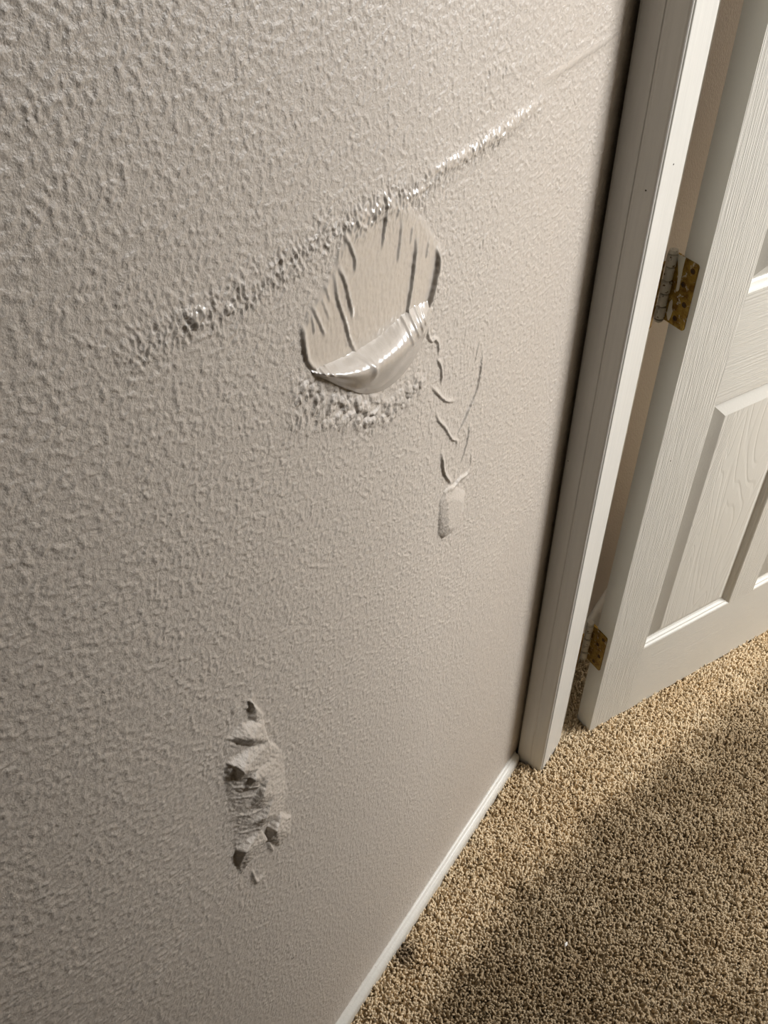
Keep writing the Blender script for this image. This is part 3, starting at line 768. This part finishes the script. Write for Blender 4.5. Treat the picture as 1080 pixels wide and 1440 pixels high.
PIN = (-0.0050, 0.0478)            # pin axis in the door frame (x, y)
HH = 0.0889
def hinge(z0, label, first):
    # leaf: rounded corners on the inner edge, runs past the arris to the pin
    pts = []
    r = 0.0035
    y0, y1 = 0.0088, 0.0450
    for cz, a0 in ((z0 + r, math.pi * 1.5), (z0 + HH - r, math.pi)):
        for k in range(7):
            a = a0 - math.pi / 2 * k / 6 if cz < z0 + HH / 2 else a0 - math.pi / 2 * k / 6
            pts.append((y0 + r + r * math.cos(a), cz + r * math.sin(a)))
    pts += [(y1, z0 + HH), (y1, z0)]
    n = len(pts)
    v = [(-0.0022, y, z) for y, z in pts] + [(0.0015, y, z) for y, z in pts]
    f = [tuple(range(n)), tuple(range(n, 2 * n))] + [(i, (i + 1) % n, n + (i + 1) % n, n + i) for i in range(n)]
    leaf = mesh_obj('hinge', v, f, M_BRASS, door)
    leaf['label'] = label
    for i, (dy, fz) in enumerate(((0.0155, 0.885), (0.0250, 0.640), (0.0165, 0.375), (0.0255, 0.115))):
        bm = bmesh.new()
        cyl(bm, (dy, z0 + HH * fz), 0.0040, 0.0032, -0.0020, -0.0028, 20, 'X')
        s = from_bm('screw', bm, [M_SCREW], leaf)
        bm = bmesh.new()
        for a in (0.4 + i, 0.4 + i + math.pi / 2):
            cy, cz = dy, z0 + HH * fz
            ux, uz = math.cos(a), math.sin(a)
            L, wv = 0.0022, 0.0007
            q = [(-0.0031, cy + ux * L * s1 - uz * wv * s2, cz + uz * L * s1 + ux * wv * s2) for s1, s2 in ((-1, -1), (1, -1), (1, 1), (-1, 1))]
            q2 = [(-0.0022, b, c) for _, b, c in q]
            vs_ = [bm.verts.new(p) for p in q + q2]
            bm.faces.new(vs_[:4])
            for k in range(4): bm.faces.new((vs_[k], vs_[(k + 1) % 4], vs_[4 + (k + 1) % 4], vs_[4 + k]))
        # raised cross joined to the screw, recess shade put into its colour
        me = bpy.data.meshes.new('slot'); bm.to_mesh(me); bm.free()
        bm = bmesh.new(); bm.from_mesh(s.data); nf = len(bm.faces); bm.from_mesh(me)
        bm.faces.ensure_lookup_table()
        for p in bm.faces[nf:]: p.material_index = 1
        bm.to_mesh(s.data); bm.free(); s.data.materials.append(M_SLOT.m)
    kn = HH / 5
    for i in range(5):
        bm = bmesh.new()
        g = 0.0007
        a, b = z0 + i * kn + g, z0 + (i + 1) * kn - g
        kr = (0.0066, 0.0060, 0.0068, 0.0059, 0.0064)[i]
        cyl(bm, PIN, kr, kr, a + 0.0010, b - 0.0010)
        cyl(bm, PIN, 0.0050, kr, a, a + 0.0010); cyl(bm, PIN, kr, 0.0050, b - 0.0010, b)
        k = from_bm('knuckle', bm, [M_CHIP], leaf)
    bm = bmesh.new()
    cyl(bm, PIN, 0.0030, 0.0030, z0 - 0.001, z0 + HH + 0.002)
    cyl(bm, PIN, 0.0062, 0.0050, z0 + HH + 0.0005, z0 + HH + 0.0045); cyl(bm, PIN, 0.0048, 0.0062, z0 - 0.004, z0 - 0.0005)
    from_bm('hinge_pin', bm, [M_CHIP], leaf)
    # knuckle tongue between leaf and pin
    boxes('hinge_neck', [(-0.0024, -0.0006, 0.0440, 0.0480, z0, z0 + HH)], M_SCREW, leaf)
    # paint run over the leaf
    if first:
        bm = bmesh.new()
        pr = [(0.0300, 0.0440, 0.935), (0.0305, 0.0425, 0.86), (0.0305, 0.0390, 0.75), (0.0300, 0.0358, 0.64), (0.0295, 0.0345, 0.53), (0.0293, 0.0343, 0.455), (0.0308, 0.0328, 0.425)]
        rows_ = []
        for a, b, t in pr:
            zz = z0 + HH * (t + 0.08)
            mid = (a + b) / 2
            rows_.append([bm.verts.new((-0.0021, a, zz)), bm.verts.new((-0.0033, a + (mid - a) * 0.4, zz)), bm.verts.new((-0.0038, mid, zz)), bm.verts.new((-0.0033, b - (b - mid) * 0.4, zz)), bm.verts.new((-0.0021, b, zz))])
        for k in range(len(rows_) - 1):
            for e in range(4):
                bm.faces.new((rows_[k][e], rows_[k][e + 1], rows_[k + 1][e + 1], rows_[k + 1][e]))
        pts2 = [(0.036, 0.02), (0.040, 0.10), (0.0395, 0.30), (0.0365, 0.36), (0.0345, 0.33), (0.0335, 0.24), (0.0312, 0.20), (0.0322, 0.10), (0.0338, 0.03)]
        vv2 = [(-0.0021, y, z0 + HH * t) for y, t in pts2] + [(-0.0030, 0.0365 + (y - 0.0365) * 0.7, z0 + HH * (0.18 + (t - 0.18) * 0.8)) for y, t in pts2]
        n2_ = len(pts2)
        mesh_obj('paint_flake', vv2, [tuple(range(n2_, 2 * n2_))] + [(i, (i + 1) % n2_, n2_ + (i + 1) % n2_, n2_ + i) for i in range(n2_)], M_CHIP, leaf)
        from_bm('paint_run', bm, [M_DRIP], leaf, True)['label'] = 'cream paint run dried over the brass'
    return leaf
hinge(0.8622, 'brass hinge with paint-caked knuckles beside the lock rail', True)
hinge(0.1760, 'brass hinge with paint-caked knuckles near the door foot', False)
hinge(1.7500, 'brass hinge near the door top', False)

for z0 in (0.8652, 0.1790, 1.7530):      # the leaves screwed to the jamb
    boxes('hinge_leaf', [(0.0800, 0.1165, -0.0445, -0.0425, z0, z0 + HH)], M_BRASS, jam)

# ------------------------------------------------------------------ carpet pile
rng = np.random.default_rng(7)
SP = 0.0034
gx0 = np.arange(-1.15, 1.0, SP); gy0 = np.arange(-0.95, 0.006, SP)
GX, GY = np.meshgrid(gx0, gy0)
px = (GX + rng.uniform(-0.5, 0.5, GX.shape) * SP).ravel(); py = (GY + rng.uniform(-0.5, 0.5, GY.shape) * SP).ravel()
# nothing grows through the trim, the walls or the baseboards
keep = ~((px < 0.0) & (py > -0.0118)) & ~((px > -0.001) & (px < 0.119) & (py > -0.056)) & ~((px > 0.1) & (py > -0.003))
keep &= ~((px > -0.001) & (px < 0.119) & (py < YS + 0.001))
px, py = px[keep], py[keep]
cl = gnoise(px * 1000 / 11, py * 1000 / 11, 3); cl2 = gnoise(px * 1000 / 24, py * 1000 / 24, 4)
ang = 2 * math.pi * (gnoise(px * 1000 / 13, py * 1000 / 13, 5) + 0.5 * gnoise(px * 1000 / 60, py * 1000 / 60, 6)) + rng.normal(0, 0.7, px.shape)
tilt = np.clip(0.45 + 0.35 * gnoise(px * 1000 / 8, py * 1000 / 8, 8) + rng.normal(0, 0.15, px.shape), 0.0, 1.1)
hz = np.clip(0.84 + 0.40 * cl + 0.16 * cl2 + rng.normal(0, 0.12, px.shape), 0.25, 1.4)
pz = np.full(px.shape, -0.006)
pm = bpy.data.meshes.new('carpet_pile')
pm.vertices.add(len(px)); pm.vertices.foreach_set('co', np.stack([px, py, pz], -1).astype(np.float32).ravel())
for nm, arr in (('rot', np.stack([tilt * np.cos(ang), tilt * np.sin(ang), rng.uniform(0, 6.28, px.shape)], -1)), ('scl', np.stack([np.ones_like(hz), np.ones_like(hz), hz], -1))):
    at = pm.attributes.new(nm, 'FLOAT_VECTOR', 'POINT'); at.data.foreach_set('vector', arr.astype(np.float32).ravel())
pm.update()
pm.materials.append(M_PILE.m)
pile = bpy.data.objects.new('carpet_pile', pm); COL.objects.link(pile)
tag(pile, 'tan twisted cut carpet pile covering the floor', 'carpet', None, 'stuff')
ng = bpy.data.node_groups.new('carpet_pile', 'GeometryNodeTree')
ng.interface.new_socket('Geometry', in_out='INPUT', socket_type='NodeSocketGeometry')
ng.interface.new_socket('Geometry', in_out='OUTPUT', socket_type='NodeSocketGeometry')
gi = ng.nodes.new('NodeGroupInput'); go = ng.nodes.new('NodeGroupOutput')
m2p = ng.nodes.new('GeometryNodeMeshToPoints')
cone = ng.nodes.new('GeometryNodeMeshCone'); cone.fill_type = 'TRIANGLE_FAN'
cone.inputs['Vertices'].default_value = 6; cone.inputs['Side Segments'].default_value = 2
cone.inputs['Radius Top'].default_value = 0.0014; cone.inputs['Radius Bottom'].default_value = 0.0022; cone.inputs['Depth'].default_value = 0.0145
sm = ng.nodes.new('GeometryNodeSetMaterial'); sm.inputs['Material'].default_value = M_PILE.m
ss = ng.nodes.new('GeometryNodeSetShadeSmooth')
iop = ng.nodes.new('GeometryNodeInstanceOnPoints')
a1 = ng.nodes.new('GeometryNodeInputNamedAttribute'); a1.data_type = 'FLOAT_VECTOR'; a1.inputs['Name'].default_value = 'rot'
a2 = ng.nodes.new('GeometryNodeInputNamedAttribute'); a2.data_type = 'FLOAT_VECTOR'; a2.inputs['Name'].default_value = 'scl'
e2r = ng.nodes.new('FunctionNodeEulerToRotation')
lk = ng.links.new
lk(gi.outputs[0], m2p.inputs['Mesh']); lk(m2p.outputs[0], iop.inputs['Points'])
lk(cone.outputs['Mesh'], ss.inputs[0]); lk(ss.outputs[0], sm.inputs['Geometry']); lk(sm.outputs[0], iop.inputs['Instance'])
lk(a1.outputs[0], e2r.inputs[0]); lk(e2r.outputs[0], iop.inputs['Rotation']); lk(a2.outputs[0], iop.inputs['Scale'])
lk(iop.outputs[0], go.inputs[0])
md = pile.modifiers.new('pile', 'NODES'); md.node_group = ng

# ------------------------------------------------------------------ small marks
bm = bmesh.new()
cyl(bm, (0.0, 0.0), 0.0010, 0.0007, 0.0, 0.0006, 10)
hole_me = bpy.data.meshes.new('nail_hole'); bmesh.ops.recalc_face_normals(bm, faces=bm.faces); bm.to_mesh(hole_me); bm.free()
hole_me.materials.append(M_SLOT.m)  # proud grimy disc, the hole's shade put into its colour
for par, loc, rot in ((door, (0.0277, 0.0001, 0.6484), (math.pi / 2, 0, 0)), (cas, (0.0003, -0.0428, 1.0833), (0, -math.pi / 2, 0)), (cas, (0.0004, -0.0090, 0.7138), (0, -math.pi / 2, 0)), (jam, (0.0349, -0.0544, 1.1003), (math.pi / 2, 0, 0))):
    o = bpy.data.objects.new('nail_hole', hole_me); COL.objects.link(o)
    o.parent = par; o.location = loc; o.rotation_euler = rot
# a crumb of lint lying on the pile
bm = bmesh.new()
bmesh.ops.create_icosphere(bm, subdivisions=2, radius=0.0028)
rl = random.Random(3)
for v in bm.verts: v.co = Vector((v.co.x * 1.3, v.co.y * 0.8, v.co.z * 0.6)) * rl.uniform(0.75, 1.2)
me = bpy.data.meshes.new('lint_crumb'); bm.to_mesh(me); bm.free()
me.materials.append(M_CEIL.m)
lint = bpy.data.objects.new('lint_crumb', me); COL.objects.link(lint)
lint.location = (-0.2506, -0.2260, 0.0065)
tag(lint, 'tiny white crumb of lint lying on the carpet', 'lint')
